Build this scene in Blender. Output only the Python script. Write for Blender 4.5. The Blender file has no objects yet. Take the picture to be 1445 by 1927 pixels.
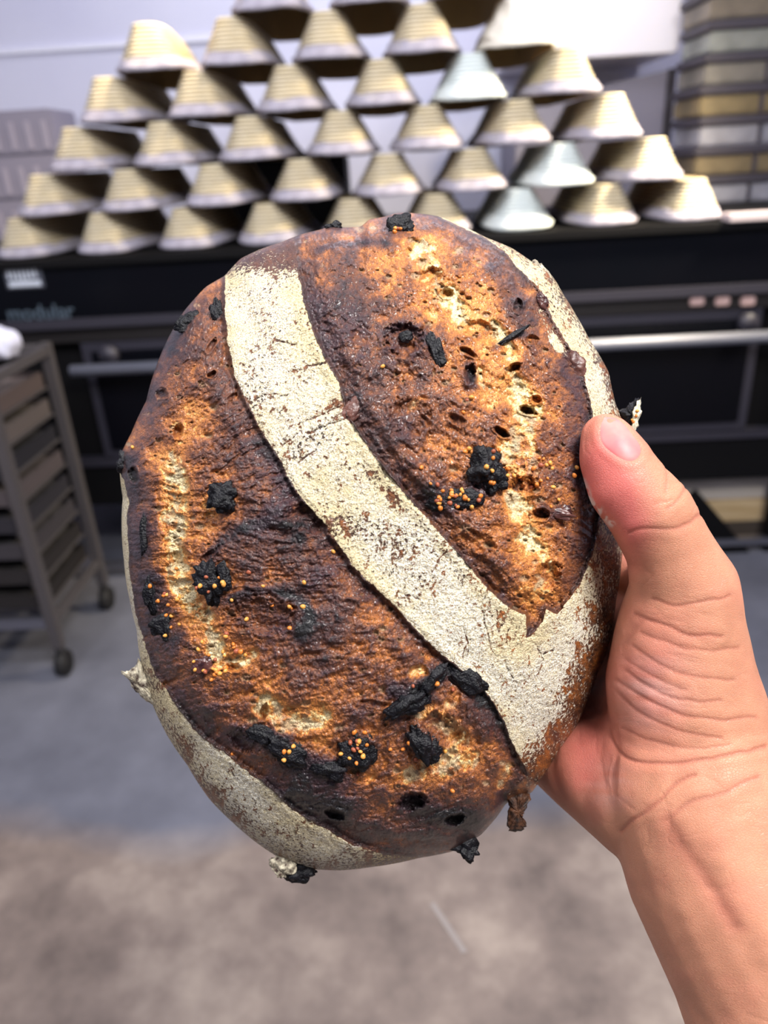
import bpy, bmesh, math, random
import numpy as np
from mathutils import Vector, Matrix
from mathutils.bvhtree import BVHTree
random.seed(7); RNG = np.random.RandomState(11)
sc = bpy.context.scene
COL = sc.collection
# ------------------------------------------------------------------ camera
W, H, F = 1445.0, 1927.0, 1417.0
PITCH, ROLL, YAW = math.radians(25.0), math.radians(3.43), math.radians(-2.52)
CAM = np.array([0.0, 0.0, 1.25])
def _axes():
    cp, sp, cr, sr, cy, sy = math.cos(PITCH), math.sin(PITCH), math.cos(ROLL), math.sin(ROLL), math.cos(YAW), math.sin(YAW)
    fwd = np.array([0, cp, -sp]); up = np.array([0, sp, cp]); ri = np.array([1.0, 0, 0])
    r2 = cr*ri - sr*up; u2 = sr*ri + cr*up
    R = np.array([[cy, sy, 0], [-sy, cy, 0], [0, 0, 1]])      # inverse yaw
    return R@r2, R@u2, R@fwd
RI, UP, FW = _axes()
def at_depth(px, py, d):
    """world point seen at (px,py), at distance d along the camera axis"""
    px, py, d = np.asarray(px, float), np.asarray(py, float), np.asarray(d, float)
    u = (px-722.5)/F*d; v = (963.5-py)/F*d
    return CAM + u[..., None]*RI + v[..., None]*UP + d[..., None]*FW
def at_y(px, py, Y):
    r = (px-722.5)/F*RI + (963.5-py)/F*UP + FW
    return CAM + r*(Y-CAM[1])/r[1]
def at_z(px, py, Z):
    r = (px-722.5)/F*RI + (963.5-py)/F*UP + FW
    return CAM + r*(Z-CAM[2])/r[2]
def to_px(P):
    q = P-CAM; d = q@FW
    return 722.5+F*(q@RI)/d, 963.5-F*(q@UP)/d, d
cd = bpy.data.cameras.new('camera'); cam = bpy.data.objects.new('camera', cd); COL.objects.link(cam)
M = Matrix(((RI[0], UP[0], -FW[0], CAM[0]), (RI[1], UP[1], -FW[1], CAM[1]), (RI[2], UP[2], -FW[2], CAM[2]), (0, 0, 0, 1)))
cam.matrix_world = M
cd.sensor_fit = 'VERTICAL'; cd.sensor_height = 34.6; cd.sensor_width = 34.6*W/H
cd.lens = F/H*34.6; cd.clip_start = 0.01
cd.dof.use_dof = True; cd.dof.focus_distance = 0.272; cd.dof.aperture_fstop = cd.lens/3.1
cd.dof.aperture_blades = 0
sc.camera = cam
# ------------------------------------------------------------------ world and lights
wd = bpy.data.worlds.new('world'); sc.world = wd; wd.use_nodes = True
wd.node_tree.nodes['Background'].inputs[0].default_value = (0.55, 0.6, 0.75, 1)
wd.node_tree.nodes['Background'].inputs[1].default_value = 0.25
sc.view_settings.view_transform = 'Standard'; sc.view_settings.look = 'None'
sc.view_settings.exposure = 0.0; sc.view_settings.gamma = 1.0; sc.view_settings.use_curve_mapping = False
def area(name, loc, target, sx, sy, power, col):
    l = bpy.data.lights.new(name, 'AREA'); l.shape = 'RECTANGLE'; l.size = sx; l.size_y = sy; l.energy = power; l.color = col
    o = bpy.data.objects.new(name, l); COL.objects.link(o); o.location = loc
    o.rotation_euler = (Vector(target)-Vector(loc)).to_track_quat('-Z', 'Y').to_euler(); return o
area('ceiling_key_light', (0.58, -0.30, 2.4), (0.0, 0.3, 1.05), 0.6, 0.35, 52, (1.0, 0.98, 0.955))
area('left_fill_light', (-1.15, 0.15, 2.7), (-0.1, 0.3, 1.0), 0.9, 0.3, 20, (0.95, 0.96, 1.0))  # added fill that brightens the left edge of the loaf
area('basket_fill_light', (-0.3, 0.7, 2.3), (-0.1, 2.35, 1.35), 2.8, 0.3, 30, (0.86, 0.88, 1.0))  # added frontal fill, hung out of view to brighten the basket fronts
area('ceiling_back_light', (0.5, 2.75, 2.95), (0.5, 3.5, 1.0), 2.6, 0.3, 40, (0.9, 0.9, 1.0))
wl = area('warm_side_lamp', (1.45, 1.95, 1.95), (0.72, 2.32, 1.3), 0.2, 0.2, 20, (1.0, 0.86, 0.62)); wl.data.spread = math.radians(75)
area('warm_top_lamp', (-0.30, 2.15, 2.0), (-0.72, 2.35, 1.6), 0.12, 0.12, 3.4, (1.0, 0.80, 0.5)).data.spread = math.radians(60)

# ------------------------------------------------------------------ helpers
def tag(o, label=None, cat=None, group=None, kind=None):
    if label: o['label'] = label
    if cat: o['category'] = cat
    if group: o['group'] = group
    if kind: o['kind'] = kind
    return o
def srgb(r, g, b):
    f = lambda c: c/12.92 if c <= 0.04045 else ((c+0.055)/1.055)**2.4
    return (f(r/255), f(g/255), f(b/255), 1.0)
def mat(name, col, rough=0.6, metal=0.0, noise=None, bump=None, spec=0.5, sheen=0.0):
    m = bpy.data.materials.new(name); m.use_nodes = True; nt = m.node_tree; b = nt.nodes['Principled BSDF']
    b.inputs['Base Color'].default_value = col; b.inputs['Roughness'].default_value = rough
    b.inputs['Metallic'].default_value = metal; b.inputs['Specular IOR Level'].default_value = spec
    tc = nt.nodes.new('ShaderNodeTexCoord')
    if noise:
        scale, col2, stretch = noise
        mp = nt.nodes.new('ShaderNodeMapping'); mp.inputs['Scale'].default_value = stretch
        n = nt.nodes.new('ShaderNodeTexNoise'); n.inputs['Scale'].default_value = scale; n.inputs['Detail'].default_value = 6
        cr = nt.nodes.new('ShaderNodeValToRGB'); cr.color_ramp.elements[0].color = col; cr.color_ramp.elements[1].color = col2
        cr.color_ramp.elements[0].position = .35; cr.color_ramp.elements[1].position = .65
        nt.links.new(tc.outputs['Object'], mp.inputs[0]); nt.links.new(mp.outputs[0], n.inputs['Vector'])
        nt.links.new(n.outputs['Fac'], cr.inputs[0]); nt.links.new(cr.outputs[0], b.inputs['Base Color'])
    if bump:
        n2 = nt.nodes.new('ShaderNodeTexNoise'); n2.inputs['Scale'].default_value = bump[0]; n2.inputs['Detail'].default_value = 5
        bp = nt.nodes.new('ShaderNodeBump'); bp.inputs['Distance'].default_value = bump[1]
        nt.links.new(tc.outputs['Object'], n2.inputs['Vector']); nt.links.new(n2.outputs['Fac'], bp.inputs['Height'])
        nt.links.new(bp.outputs[0], b.inputs['Normal'])
    return m
def newobj(name, me, parent=None, loc=None, m=None, smooth=False):
    o = bpy.data.objects.new(name, me); COL.objects.link(o)
    if parent: o.parent = parent
    if loc is not None: o.location = loc
    if m: me.materials.clear(); me.materials.append(m)
    if smooth and me: me.polygons.foreach_set('use_smooth', [True]*len(me.polygons))
    return o
def empty(name, loc):
    o = bpy.data.objects.new(name, None); COL.objects.link(o); o.location = loc; return o
def box_bm(bm, x0, x1, y0, y1, z0, z1, bev=0.0):
    g = bmesh.ops.create_cube(bm, size=1.0)['verts']
    for v in g: v.co = ((x0+x1)/2+v.co.x*(x1-x0), (y0+y1)/2+v.co.y*(y1-y0), (z0+z1)/2+v.co.z*(z1-z0))
    if bev:
        es = list({e for v in g for e in v.link_edges}); bmesh.ops.bevel(bm, geom=es, offset=bev, segments=2, affect='EDGES')
def bm_obj(name, bm, m, parent=None, smooth=False, loc=None):
    me = bpy.data.meshes.new(name); bm.to_mesh(me); bm.free(); return newobj(name, me, parent, loc, m, smooth)
def box(name, r, m, parent=None, bev=0.0):
    bm = bmesh.new(); box_bm(bm, *r, bev=bev); return bm_obj(name, bm, m, parent)
def tube_bm(bm, p0, p1, r, seg=12, r2=None):
    p0, p1 = Vector(p0), Vector(p1); d = p1-p0
    g = bmesh.ops.create_cone(bm, cap_ends=True, segments=seg, radius1=r, radius2=r if r2 is None else r2, depth=d.length)['verts']
    bmesh.ops.transform(bm, matrix=Matrix.Translation((p0+p1)/2)@d.to_track_quat('Z', 'Y').to_matrix().to_4x4(), verts=g)
def tube(name, p0, p1, r, m, parent=None, seg=12):
    bm = bmesh.new(); tube_bm(bm, p0, p1, r, seg); return bm_obj(name, bm, m, parent, True)
# numpy noise
_T = RNG.rand(16, 256, 256).astype(np.float32)
def vn(x, y, s):
    t = _T[s % 16]; ox = (s*37.7) % 256; x = x+ox; y = y+ox*1.7
    xi = np.floor(x).astype(np.int64); yi = np.floor(y).astype(np.int64); fx = x-xi; fy = y-yi
    fx = fx*fx*(3-2*fx); fy = fy*fy*(3-2*fy); x0 = xi & 255; y0 = yi & 255; x1 = (xi+1) & 255; y1 = (yi+1) & 255
    a = t[x0, y0]*(1-fx)+t[x1, y0]*fx; b = t[x0, y1]*(1-fx)+t[x1, y1]*fx
    return (a*(1-fy)+b*fy)*2-1
def fbm(x, y, wl, s, octs=4, gain=.5):
    v = 0; a = 1; tot = 0
    for k in range(octs):
        v = v+a*vn(x/wl*1.0+.31*y/wl, y/wl-.31*x/wl, s+k*3); tot += a; a *= gain; wl = wl/2.03
    return v/tot
def sstep(a, b, x):
    t = np.clip((x-a)/(b-a), 0, 1); return t*t*(3-2*t)
def pl_dist(x, y, pts):
    d = np.full(x.shape, 1e9)
    for (a, b), (c, e) in zip(pts[:-1], pts[1:]):
        vx, vy = c-a, e-b; L = vx*vx+vy*vy+1e-9; t = np.clip(((x-a)*vx+(y-b)*vy)/L, 0, 1)
        d = np.minimum(d, (x-a-t*vx)**2+(y-b-t*vy)**2)
    return np.sqrt(d)
def poly_sd(x, y, pts):
    P = pts+[pts[0]]; d = pl_dist(x, y, P); ins = np.zeros(x.shape, bool)
    for (a, b), (c, e) in zip(P[:-1], P[1:]):
        if b == e: continue
        ins ^= ((b > y) != (e > y)) & (x < (c-a)*(y-b)/(e-b)+a)
    return np.where(ins, -d, d)
def smooth_pl(pts, closed=False, n=3):
    for _ in range(n):
        q = []; m = len(pts)
        for i in range(m if closed else m-1):
            a, b = pts[i], pts[(i+1) % m]
            q += [(a[0]*.75+b[0]*.25, a[1]*.75+b[1]*.25), (a[0]*.25+b[0]*.75, a[1]*.25+b[1]*.75)]
        if not closed: q = [pts[0]]+q+[pts[-1]]
        pts = q
        if len(pts) > 300: break
    return pts

# ------------------------------------------------------------------ materials
steel = mat('brushed_steel', srgb(150, 150, 160), .35, .9, bump=(60, .0005))
steel_light = mat('satin_steel_handle', srgb(140, 142, 154), .5, .5)
black_panel = mat('black_glass_panel', srgb(7, 9, 15), .3, 0, noise=(4, srgb(10, 10, 16), (1, 1, 1)), spec=.15)
black_matt = mat('black_matt_metal', srgb(11, 10, 12), .7, spec=.15)
dark_strip = mat('dark_grey_strip', srgb(52, 50, 60), .5, .2)
dark_brown = mat('dark_brown_metal', srgb(26, 22, 22), .5)
print_grey = mat('pale_print', srgb(200, 205, 215), .5)
print_blue = mat('dim_blue_print', srgb(72, 84, 96), .5)
button_m = mat('pinkish_button', srgb(190, 160, 155), .5)
wall_m = mat('white_wall_panel', srgb(216, 216, 232), .6, noise=(1.3, srgb(206, 206, 226), (1, 1, 1)))
basket_m = mat('pale_rattan', srgb(234, 224, 200), .8, noise=(30, srgb(226, 214, 184), (1, 1, 6)), bump=(300, .001), spec=.08)
def coil_bands(m):                      # shade in the grooves between the coils, put into the colour
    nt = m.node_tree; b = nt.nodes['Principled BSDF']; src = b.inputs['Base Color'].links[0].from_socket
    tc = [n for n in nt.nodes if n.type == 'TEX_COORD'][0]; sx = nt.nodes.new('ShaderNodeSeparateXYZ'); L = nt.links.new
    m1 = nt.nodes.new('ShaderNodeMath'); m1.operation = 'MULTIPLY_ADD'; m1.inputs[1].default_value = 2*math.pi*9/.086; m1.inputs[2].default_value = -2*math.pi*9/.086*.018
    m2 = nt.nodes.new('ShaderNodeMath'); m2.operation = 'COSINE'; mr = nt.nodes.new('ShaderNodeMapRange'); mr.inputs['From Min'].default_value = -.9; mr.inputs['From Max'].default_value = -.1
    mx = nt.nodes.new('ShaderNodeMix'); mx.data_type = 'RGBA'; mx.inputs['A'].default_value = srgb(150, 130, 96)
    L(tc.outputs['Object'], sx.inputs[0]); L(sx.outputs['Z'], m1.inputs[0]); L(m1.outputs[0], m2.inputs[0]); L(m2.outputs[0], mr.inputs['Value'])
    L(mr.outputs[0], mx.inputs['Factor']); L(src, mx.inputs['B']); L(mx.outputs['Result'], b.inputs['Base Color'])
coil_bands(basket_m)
liner_m = mat('grey_linen', srgb(180, 174, 186), .95, noise=(25, srgb(164, 158, 170), (1, 1, 1)), bump=(200, .002), spec=.05)
white_cloth = mat('white_floured_cloth', srgb(226, 232, 230), .95, noise=(18, srgb(214, 222, 220), (1, 1, 3)), bump=(60, .003), spec=.05)
cream_cloth = mat('cream_cotton_cloth', srgb(235, 228, 215), .95, bump=(40, .004), spec=.05)
basket_in = mat('basket_inside', srgb(150, 125, 85), .9)

# ------------------------------------------------------------------ room
def floor_mat():
    m = mat('polished_concrete', srgb(120, 112, 112), .55); nt = m.node_tree; b = nt.nodes['Principled BSDF']
    tc = [n for n in nt.nodes if n.type == 'TEX_COORD'][0]
    n1 = nt.nodes.new('ShaderNodeTexNoise'); n1.inputs['Scale'].default_value = 3.2; n1.inputs['Detail'].default_value = 8; n1.inputs['Roughness'].default_value = .62
    cr = nt.nodes.new('ShaderNodeValToRGB'); e = cr.color_ramp.elements
    e[0].position = .33; e[0].color = srgb(90, 78, 72); e[1].position = .68; e[1].color = srgb(184, 167, 152)
    x = cr.color_ramp.elements.new(.5); x.color = srgb(138, 122, 112)
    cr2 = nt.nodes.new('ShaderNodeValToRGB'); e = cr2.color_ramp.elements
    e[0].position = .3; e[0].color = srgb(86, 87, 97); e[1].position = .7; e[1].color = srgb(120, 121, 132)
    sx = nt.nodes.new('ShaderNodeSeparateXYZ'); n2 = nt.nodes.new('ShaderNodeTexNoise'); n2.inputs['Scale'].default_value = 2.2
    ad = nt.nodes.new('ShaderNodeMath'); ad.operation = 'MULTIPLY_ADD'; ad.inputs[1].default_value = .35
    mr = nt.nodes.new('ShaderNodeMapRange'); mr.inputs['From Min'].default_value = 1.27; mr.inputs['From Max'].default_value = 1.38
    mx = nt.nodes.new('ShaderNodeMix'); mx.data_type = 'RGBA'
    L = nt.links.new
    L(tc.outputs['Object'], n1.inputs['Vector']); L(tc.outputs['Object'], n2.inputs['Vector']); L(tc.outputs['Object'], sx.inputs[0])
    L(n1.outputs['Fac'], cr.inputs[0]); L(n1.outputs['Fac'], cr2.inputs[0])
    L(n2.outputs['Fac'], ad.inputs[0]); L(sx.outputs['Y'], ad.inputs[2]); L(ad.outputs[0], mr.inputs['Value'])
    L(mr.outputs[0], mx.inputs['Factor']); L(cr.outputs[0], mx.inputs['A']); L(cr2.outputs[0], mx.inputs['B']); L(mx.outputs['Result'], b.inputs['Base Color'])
    return m
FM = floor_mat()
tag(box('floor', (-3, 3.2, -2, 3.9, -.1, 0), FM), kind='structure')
tag(box('ceiling', (-3, 3.2, -2, 3.9, 3.0, 3.1), mat('ceiling_paint', srgb(225, 225, 230), .8)), kind='structure')
tag(box('wall_back', (-3, 3.2, 3.8, 3.9, 0, 3.0), wall_m), kind='structure')
tag(box('wall_left', (-3.1, -3, -2, 3.9, 0, 3.0), wall_m), kind='structure')
tag(box('wall_right', (3.2, 3.3, -2, 3.9, 0, 3.0), wall_m), kind='structure')
zl = at_y(60, 93, 3.78)[2]
tag(box('trim_1', (-3, 3.2, 3.785, 3.8, zl-.012, zl+.006), mat('white_wall_joint', srgb(235, 235, 245), .5)), kind='structure')
scr = at_z(826, 1745, .001)
bm = bmesh.new(); box_bm(bm, -.005, .005, -.055, .055, 0, .0012)
o = bm_obj('paint_scuff', bm, mat('white_scuff', srgb(160, 150, 144), .8)); o.location = (scr[0]+.016, scr[1], .0002); o.rotation_euler.z = .5
tag(o, 'thin white paint scuff on the concrete floor below the loaf', 'scuff')

# ------------------------------------------------------------------ oven
YF = 2.23
zt = 1.047
def zat(py, px=60, Y=YF): return float(at_y(px, py, Y)[2])
oven = tag(empty('deck_oven', (0.2, 2.7, 0)), 'wide black deck oven with steel handle bars, carrying the pyramid of baskets', 'oven')
OX0, OX1 = -1.75, 1.75
def opart(name, r, m, bev=0.0, par=None):
    par_ = par or oven
    o = box(name, (r[0]-.2, r[1]-.2, r[2]-2.7, r[3]-2.7, r[4], r[5]), m, oven if par is None else par, bev); return o
z1, z2, z3, z4, zb = zat(603), zat(622), zat(650), zat(876), zat(952, 200)
opart('top_sheet', (OX0, OX1, YF-.02, 3.3, zt-.022, zt), black_matt, .002)
opart('top_edge_plate', (float(at_y(1374, 395, YF-.03)[0]), OX1, YF-.035, YF+.03, zt+.0005, zt+.02), mat('pinkish_steel', srgb(196, 184, 190), .5, .2), .002)
opart('body', (OX0, OX1, YF+.05, 3.28, zb, zt-.022), black_matt)
opart('control_panel', (OX0, OX1, YF, YF+.05, z1, zt-.022), black_panel, .003)
opart('trim_strip', (OX0, OX1, YF-.012, YF+.05, z2, z1), dark_strip, .002)
opart('upper_door_rail', (OX0, OX1, YF+.01, YF+.05, z3, z2), dark_brown)
opart('bottom_strip', (OX0, OX1, YF-.004, YF+.05, zat(884), zat(872)), dark_strip, .002)
opart('lower_panel', (OX0, OX1, YF+.01, YF+.05, zb, zat(884)), black_matt)
# doors: left door jamb at px 168/744, right jamb at 1422/717
xa = at_y(158, 700, YF)[0]; xb = at_y(1423, 700, YF)[0]; xc = at_y(1445, 700, YF)[0]
for x0, x1 in ((xa, xb), (xc+.05, OX1), (OX0, xa-.28)):
    d = opart('oven_door', (x0, x1, YF+.012, YF+.04, zat(872), z3), dark_strip, .004)
    opart('door_glass', (x0+.03, x1-.03, YF+.004, YF+.014, zat(872)+.03, z3-.03), black_panel, .004, d).parent = d
    if x1-x0 > 1:
        hz = zat(688, 160); h = tube('handle', (xa-.2-.01, YF-.06-2.7, hz), (OX1-.2, YF-.06-2.7, hz), .017, steel_light, d, 20)
        for bx in (xa+.09, xb-.05):
            bm = bmesh.new(); tube_bm(bm, (bx-.2, YF+.01-2.7, hz+.03), (bx-.2, YF-.02-2.7, hz+.03), .028, 18); bm_obj('handle_mount', bm, dark_strip, h, True)
        for px in (1312, 1360, 1408):
            p = at_y(px, 567, YF); opart('button', (p[0]-.02, p[0]+.02, YF-.004, YF+.012, p[2]-.013, p[2]+.013), button_m, .004)
# badge: rounded shield with vertical bars, and the word below it
p = at_y(45, 520, YF)
bm = bmesh.new(); box_bm(bm, p[0]-.056, p[0]+.056, YF-.004, YF, p[2]-.034, p[2]+.034, .0015)
g = bm_obj('badge', bm, mat('badge_grey', srgb(70, 72, 82), .5), oven); g.location = (-.2, -2.7, 0)
for k in range(7):
    bm = bmesh.new(); x = p[0]-.045+k*.013; box_bm(bm, x, x+.007, YF-.006, YF-.003, p[2]-.010+.002*abs(k-3), p[2]+.028); bm_obj('badge_bar', bm, print_grey, g)
bm = bmesh.new(); box_bm(bm, p[0]-.047, p[0]+.047, YF-.006, YF-.003, p[2]-.028, p[2]-.012, .001); bm_obj('badge_foot', bm, print_grey, g)
fc = bpy.data.curves.new('word', 'FONT'); fc.body = 'modular'; fc.size = .068; fc.extrude = .001; fc.align_x = 'LEFT'; fc.offset = .001
fo = bpy.data.objects.new('word_tmp', fc); COL.objects.link(fo)
me = bpy.data.meshes.new_from_object(fo.evaluated_get(bpy.context.evaluated_depsgraph_get())); bpy.data.objects.remove(fo)
w0 = at_y(16, 600, YF); w1 = at_y(140, 592, YF); xs = [v.co.x for v in me.vertices]; k = (w1[0]-w0[0])/(max(xs)-min(xs))
o = newobj('lettering', me, oven, (w0[0]-.2, YF-.003-2.7, w0[2]-.005), print_blue); o.scale = (k, k, 1); o.rotation_euler = (math.pi/2, 0, 0)
# open stand under the oven
stand = tag(empty('oven_stand', (0.2, 2.7, 0)), 'open black metal stand carrying the deck oven above the floor', 'stand')
for x in (OX0+.03, at_y(1452, 1000, YF+.02)[0], OX1-.03):
    for y in (YF+.03, 3.2):
        if y > 3 and abs(x) > 0: pass
        opart('stand_leg', (x-.02, x+.02, y-.02, y+.02, 0, zb-.001), black_matt, .002, stand)
zs = float(at_y(1420, 1168, YF+.02)[2])
opart('stand_front_bar', (OX0, OX1, YF+.005, YF+.03, max(zs-.01, .03), max(zs+.012, .055)), steel, 0, stand)
a = at_y(1268, 905, 2.25); b = at_y(1440, 1105, 2.25)
bm = bmesh.new(); box_bm(bm, -.035, .035, -.01, .01, -.2, .2)
L = math.hypot(b[0]-a[0], b[2]-a[2]); ang = math.atan2(b[0]-a[0], -(b[2]-a[2]))
for v in bm.verts: v.co.z *= L/.4*.72
o = bm_obj('stand_brace', bm, black_matt, stand); o.location = ((a[0]+b[0])/2-.2, 2.25-2.7, (a[2]+b[2])/2); o.rotation_euler = (0, -ang, 0)
# boards and a pale tray under the oven
wood = mat('pale_board_wood', srgb(205, 180, 140), .6, noise=(6, srgb(180, 150, 105), (1, 8, 8)))
q0 = at_y(1300, 925, 2.33); q1 = at_y(1460, 925, 2.33); zsh = .001
tz0 = .070; tz1 = float(at_y(1380, 940, 2.33)[2]); tz2 = float(at_y(1380, 902, 2.33)[2])
for nm, za, zc, mm, lb in (('storage_crate', zsh, tz0, mat('dark_crate', srgb(70, 60, 52), .7), 'dark brown crate at the bottom right under the oven'),
                       ('wooden_board', tz0+.001, tz1, wood, 'honey coloured wooden board lying on the dark crate under the oven'),
                       ('proofing_tray', tz1+.001, min(tz2, zb-.005), mat('pale_tray', srgb(205, 195, 185), .6), 'pale grey tray lying on the wooden board under the oven')):
    bm = bmesh.new(); box_bm(bm, q0[0]-.12, q0[0]+.45, 2.33, 2.85, za, zc, .004)
    if nm == 'proofing_tray':
        t = max(bm.faces, key=lambda f: f.calc_center_median().z+f.calc_area())
        r = bmesh.ops.inset_region(bm, faces=[t], thickness=.015)
        for v in t.verts: v.co.z -= .015
    tag(bm_obj(nm, bm, mm), lb, nm.split('_')[-1])

# ------------------------------------------------------------------ baskets
def ring_obj(name, prof, m, parent, seg=56, wav=0.0, sd=0, cap_top=True):
    """prof: list of (half width, half length, z); superellipse rings"""
    bm = bmesh.new(); rings = []; rr = random.Random(sd)
    ph = [rr.uniform(0, 6.28) for _ in range(5)]
    for k, (a, b, z) in enumerate(prof):
        r = []
        for i in range(seg):
            t = 2*math.pi*i/seg; c, s = math.cos(t), math.sin(t); e = 2/3.6
            w = wav*(math.sin(5*t+ph[0])+.7*math.sin(9*t+ph[1]+k)+.5*math.sin(14*t+ph[2])) if wav else 0
            r.append(bm.verts.new(((a+w)*math.copysign(abs(c)**e, c), (b+w)*math.copysign(abs(s)**e, s), z+w*.8)))
        rings.append(r)
    for r0, r1 in zip(rings[:-1], rings[1:]):
        for i in range(seg): bm.faces.new((r0[i], r0[(i+1) % seg], r1[(i+1) % seg], r1[i]))
    if cap_top: bm.faces.new(rings[-1])
    for v in bm.verts: v.co.z += .006*min(1, abs(v.co.x)/.104)**2*max(0, 1-v.co.z/HB)
    bmesh.ops.recalc_face_normals(bm, faces=bm.faces)
    return bm_obj(name, bm, m, parent, True)
HB = .108
def shell_profile(n, z0, z1, ridges, off=0, amp=.0034):
    out = []
    for i in range(n+1):
        z = z0+(z1-z0)*i/n; u = z/HB
        a = .104-(.104-.044)*u**1.08; b = .280-(.280-.250)*u**1.1
        rd = amp*(math.cos(2*math.pi*ridges*(z-z0)/(z1-z0))) if ridges else 0
        out.append((a+rd+off, b+rd+off, z))
    return out
def make_basket(kind, sd):
    e = empty('proofing_basket', (0, 0, 0))
    pr = shell_profile(64, 0.018, HB-.004, 9)
    a, b, z = pr[-1]; pr += [(a-.004, b-.004, HB), (a*.6, b*.8, HB), (a*.2, b*.5, HB-.001)]
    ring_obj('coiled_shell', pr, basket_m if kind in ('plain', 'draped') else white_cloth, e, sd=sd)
    ring_obj('inner_shell', [(.097, .273, .002), (.08, .26, .04), (.038, .235, HB-.012)], basket_in, e)
    cl = {'plain': liner_m, 'white': white_cloth, 'draped': cream_cloth}[kind]
    top = .030 if kind == 'plain' else .036
    pl = [(.100, .276, .001), (.1065, .283, .002), (.108, .2845, .010)]+[(x+.004, y+.004, z) for x, y, z in shell_profile(3, .016, top, 0)]+[(shell_profile(1, top, top+.001, 0)[0][0]-.001, shell_profile(1, top, top+.001, 0)[0][1]-.001, top+.001)]
    ring_obj('linen_rim', pl, cl, e, wav=.0010, sd=sd, cap_top=False)
    if kind == 'draped':
        pr = [(x+.007, y+.007, z) for x, y, z in shell_profile(10, .020, HB, 0)]+[(.046, .25, HB+.001), (.02, .15, HB+.0015)]
        ring_obj('draped_cloth', pr, cream_cloth, e, wav=.0028, sd=sd)
    return e
def copy_tree(o, parent=None):
    c = o.copy(); COL.objects.link(c); c.parent = parent
    for ch in [x for x in o.children]: copy_tree(ch, c)
    return c
rows = [[(55, 475), (208, 470), (357, 465), (510, 455), (668, 440), (830, 425), (978, 430), (1137, 420), (1292, 410)],
        [(95, 400), (250, 385), (412, 380), (575, 365), (733, 360), (890, 350), (1055, 342), (1215, 328)],
        [(157, 302), (315, 297), (472, 285), (638, 280), (806, 270), (965, 255), (1150, 240)],
        [(215, 218), (378, 205), (550, 190), (720, 185), (882, 178), (1065, 158)],
        [(275, 115), (440, 105), (613, 90), (793, 85), (985, 72)],
        [(505, 8), (695, -5), (880, -15)]]
rown = ['bottom row', 'second row up', 'third row up', 'fourth row up', 'fifth row up', 'cropped topmost row']
ordn = ['leftmost', 'second from the left', 'third from the left', 'fourth from the left', 'fifth from the left', 'sixth from the left', 'seventh from the left', 'eighth from the left', 'rightmost']
white = {(0, 6), (1, 6), (3, 4)}
protos = {}
XS = []
for r, row in enumerate(rows):
    v = np.array([float(at_y(px, py, 2.335-.018*r)[0]) for px, py in row]); k = np.polyfit(np.arange(len(v)), v, 1); f = np.polyval(k, np.arange(len(v)))
    XS.append(list(f+(v-f)*.25))
for r, row in enumerate(rows):
    for i, (px, py) in enumerate(row):
        kind = 'white' if (r, i) in white else 'draped' if (r, i) == (4, 4) else 'plain'
        key = (kind, (i*3+r*5) % 4 if kind == 'plain' else 0)
        if key not in protos: protos[key] = make_basket(kind, hash(key[1])+3); o = protos[key]
        else: o = copy_tree(protos[key])
        Y = 2.275-.018*r; x = XS[r][i]
        z = zt+.001+r*(HB+.0022)
        o.location = (x, Y+.275, z); o.rotation_euler.z = random.uniform(-.012, .012)+(.10 if (r, i) == (4, 0) else 0)
        last = i == len(row)-1
        pos = 'rightmost' if last else ordn[i]
        desc = {'white': 'white cloth-covered proofing basket', 'draped': 'basket draped in wrinkled cream cloth', 'plain': 'pale coiled basket with grey rim'}[kind]
        tag(o, f'{desc}, {pos} in the {rown[r]}', 'basket', 'upturned proofing baskets stacked in a pyramid on the oven')

# ------------------------------------------------------------------ dough boxes at the right on the oven top
tints = [(205, 205, 220), (165, 145, 110), (200, 200, 215), (170, 150, 110), (165, 160, 150), (185, 190, 185), (160, 148, 132), (205, 205, 218), (160, 150, 138), (175, 172, 170), (150, 148, 150)]
names = ['pale lilac', 'golden brown', 'silvery', 'mustard', 'taupe', 'pale green-grey', 'brown-grey', 'pale blue-grey', 'olive-grey', 'light grey', 'dull grey']
xl = float(at_y(1320, 200, 2.9)[0]); dark_lid = mat('dark_lid', srgb(62, 58, 68), .6)
for k, c in enumerate(tints):
    z = zt+.001+k*.093
    e = tag(empty('dough_box', (xl+.3+.005*((k*7) % 3), 3.06, z)), f'{names[k]} lidded dough box, ' + ('lowest of the stack by the right edge' if k == 0 else f'layer {["","two","three","four","five","six","seven","eight","nine","ten","eleven"][k]} counting up the stack by the right edge'), 'box', 'dough boxes stacked at the right')
    bm = bmesh.new(); box_bm(bm, -.3, .3, -.15, .13, 0, .060, .006); bd = bm_obj('box_body', bm, mat('dough_box_tint', srgb(*[int(v*.78) for v in c]), .5, noise=(9, srgb(*[int(v*.56) for v in c]), (1, 1, 1))), e)
    bm = bmesh.new(); box_bm(bm, -.31, .31, -.16, .14, .062, .090, .005); bm_obj('box_lid', bm, dark_lid, e)
    for xx in (-.1, .1):
        bm = bmesh.new(); box_bm(bm, xx-.006, xx+.006, -.158, -.148, .004, .058); bm_obj('box_rib', bm, dark_lid, e)

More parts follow.
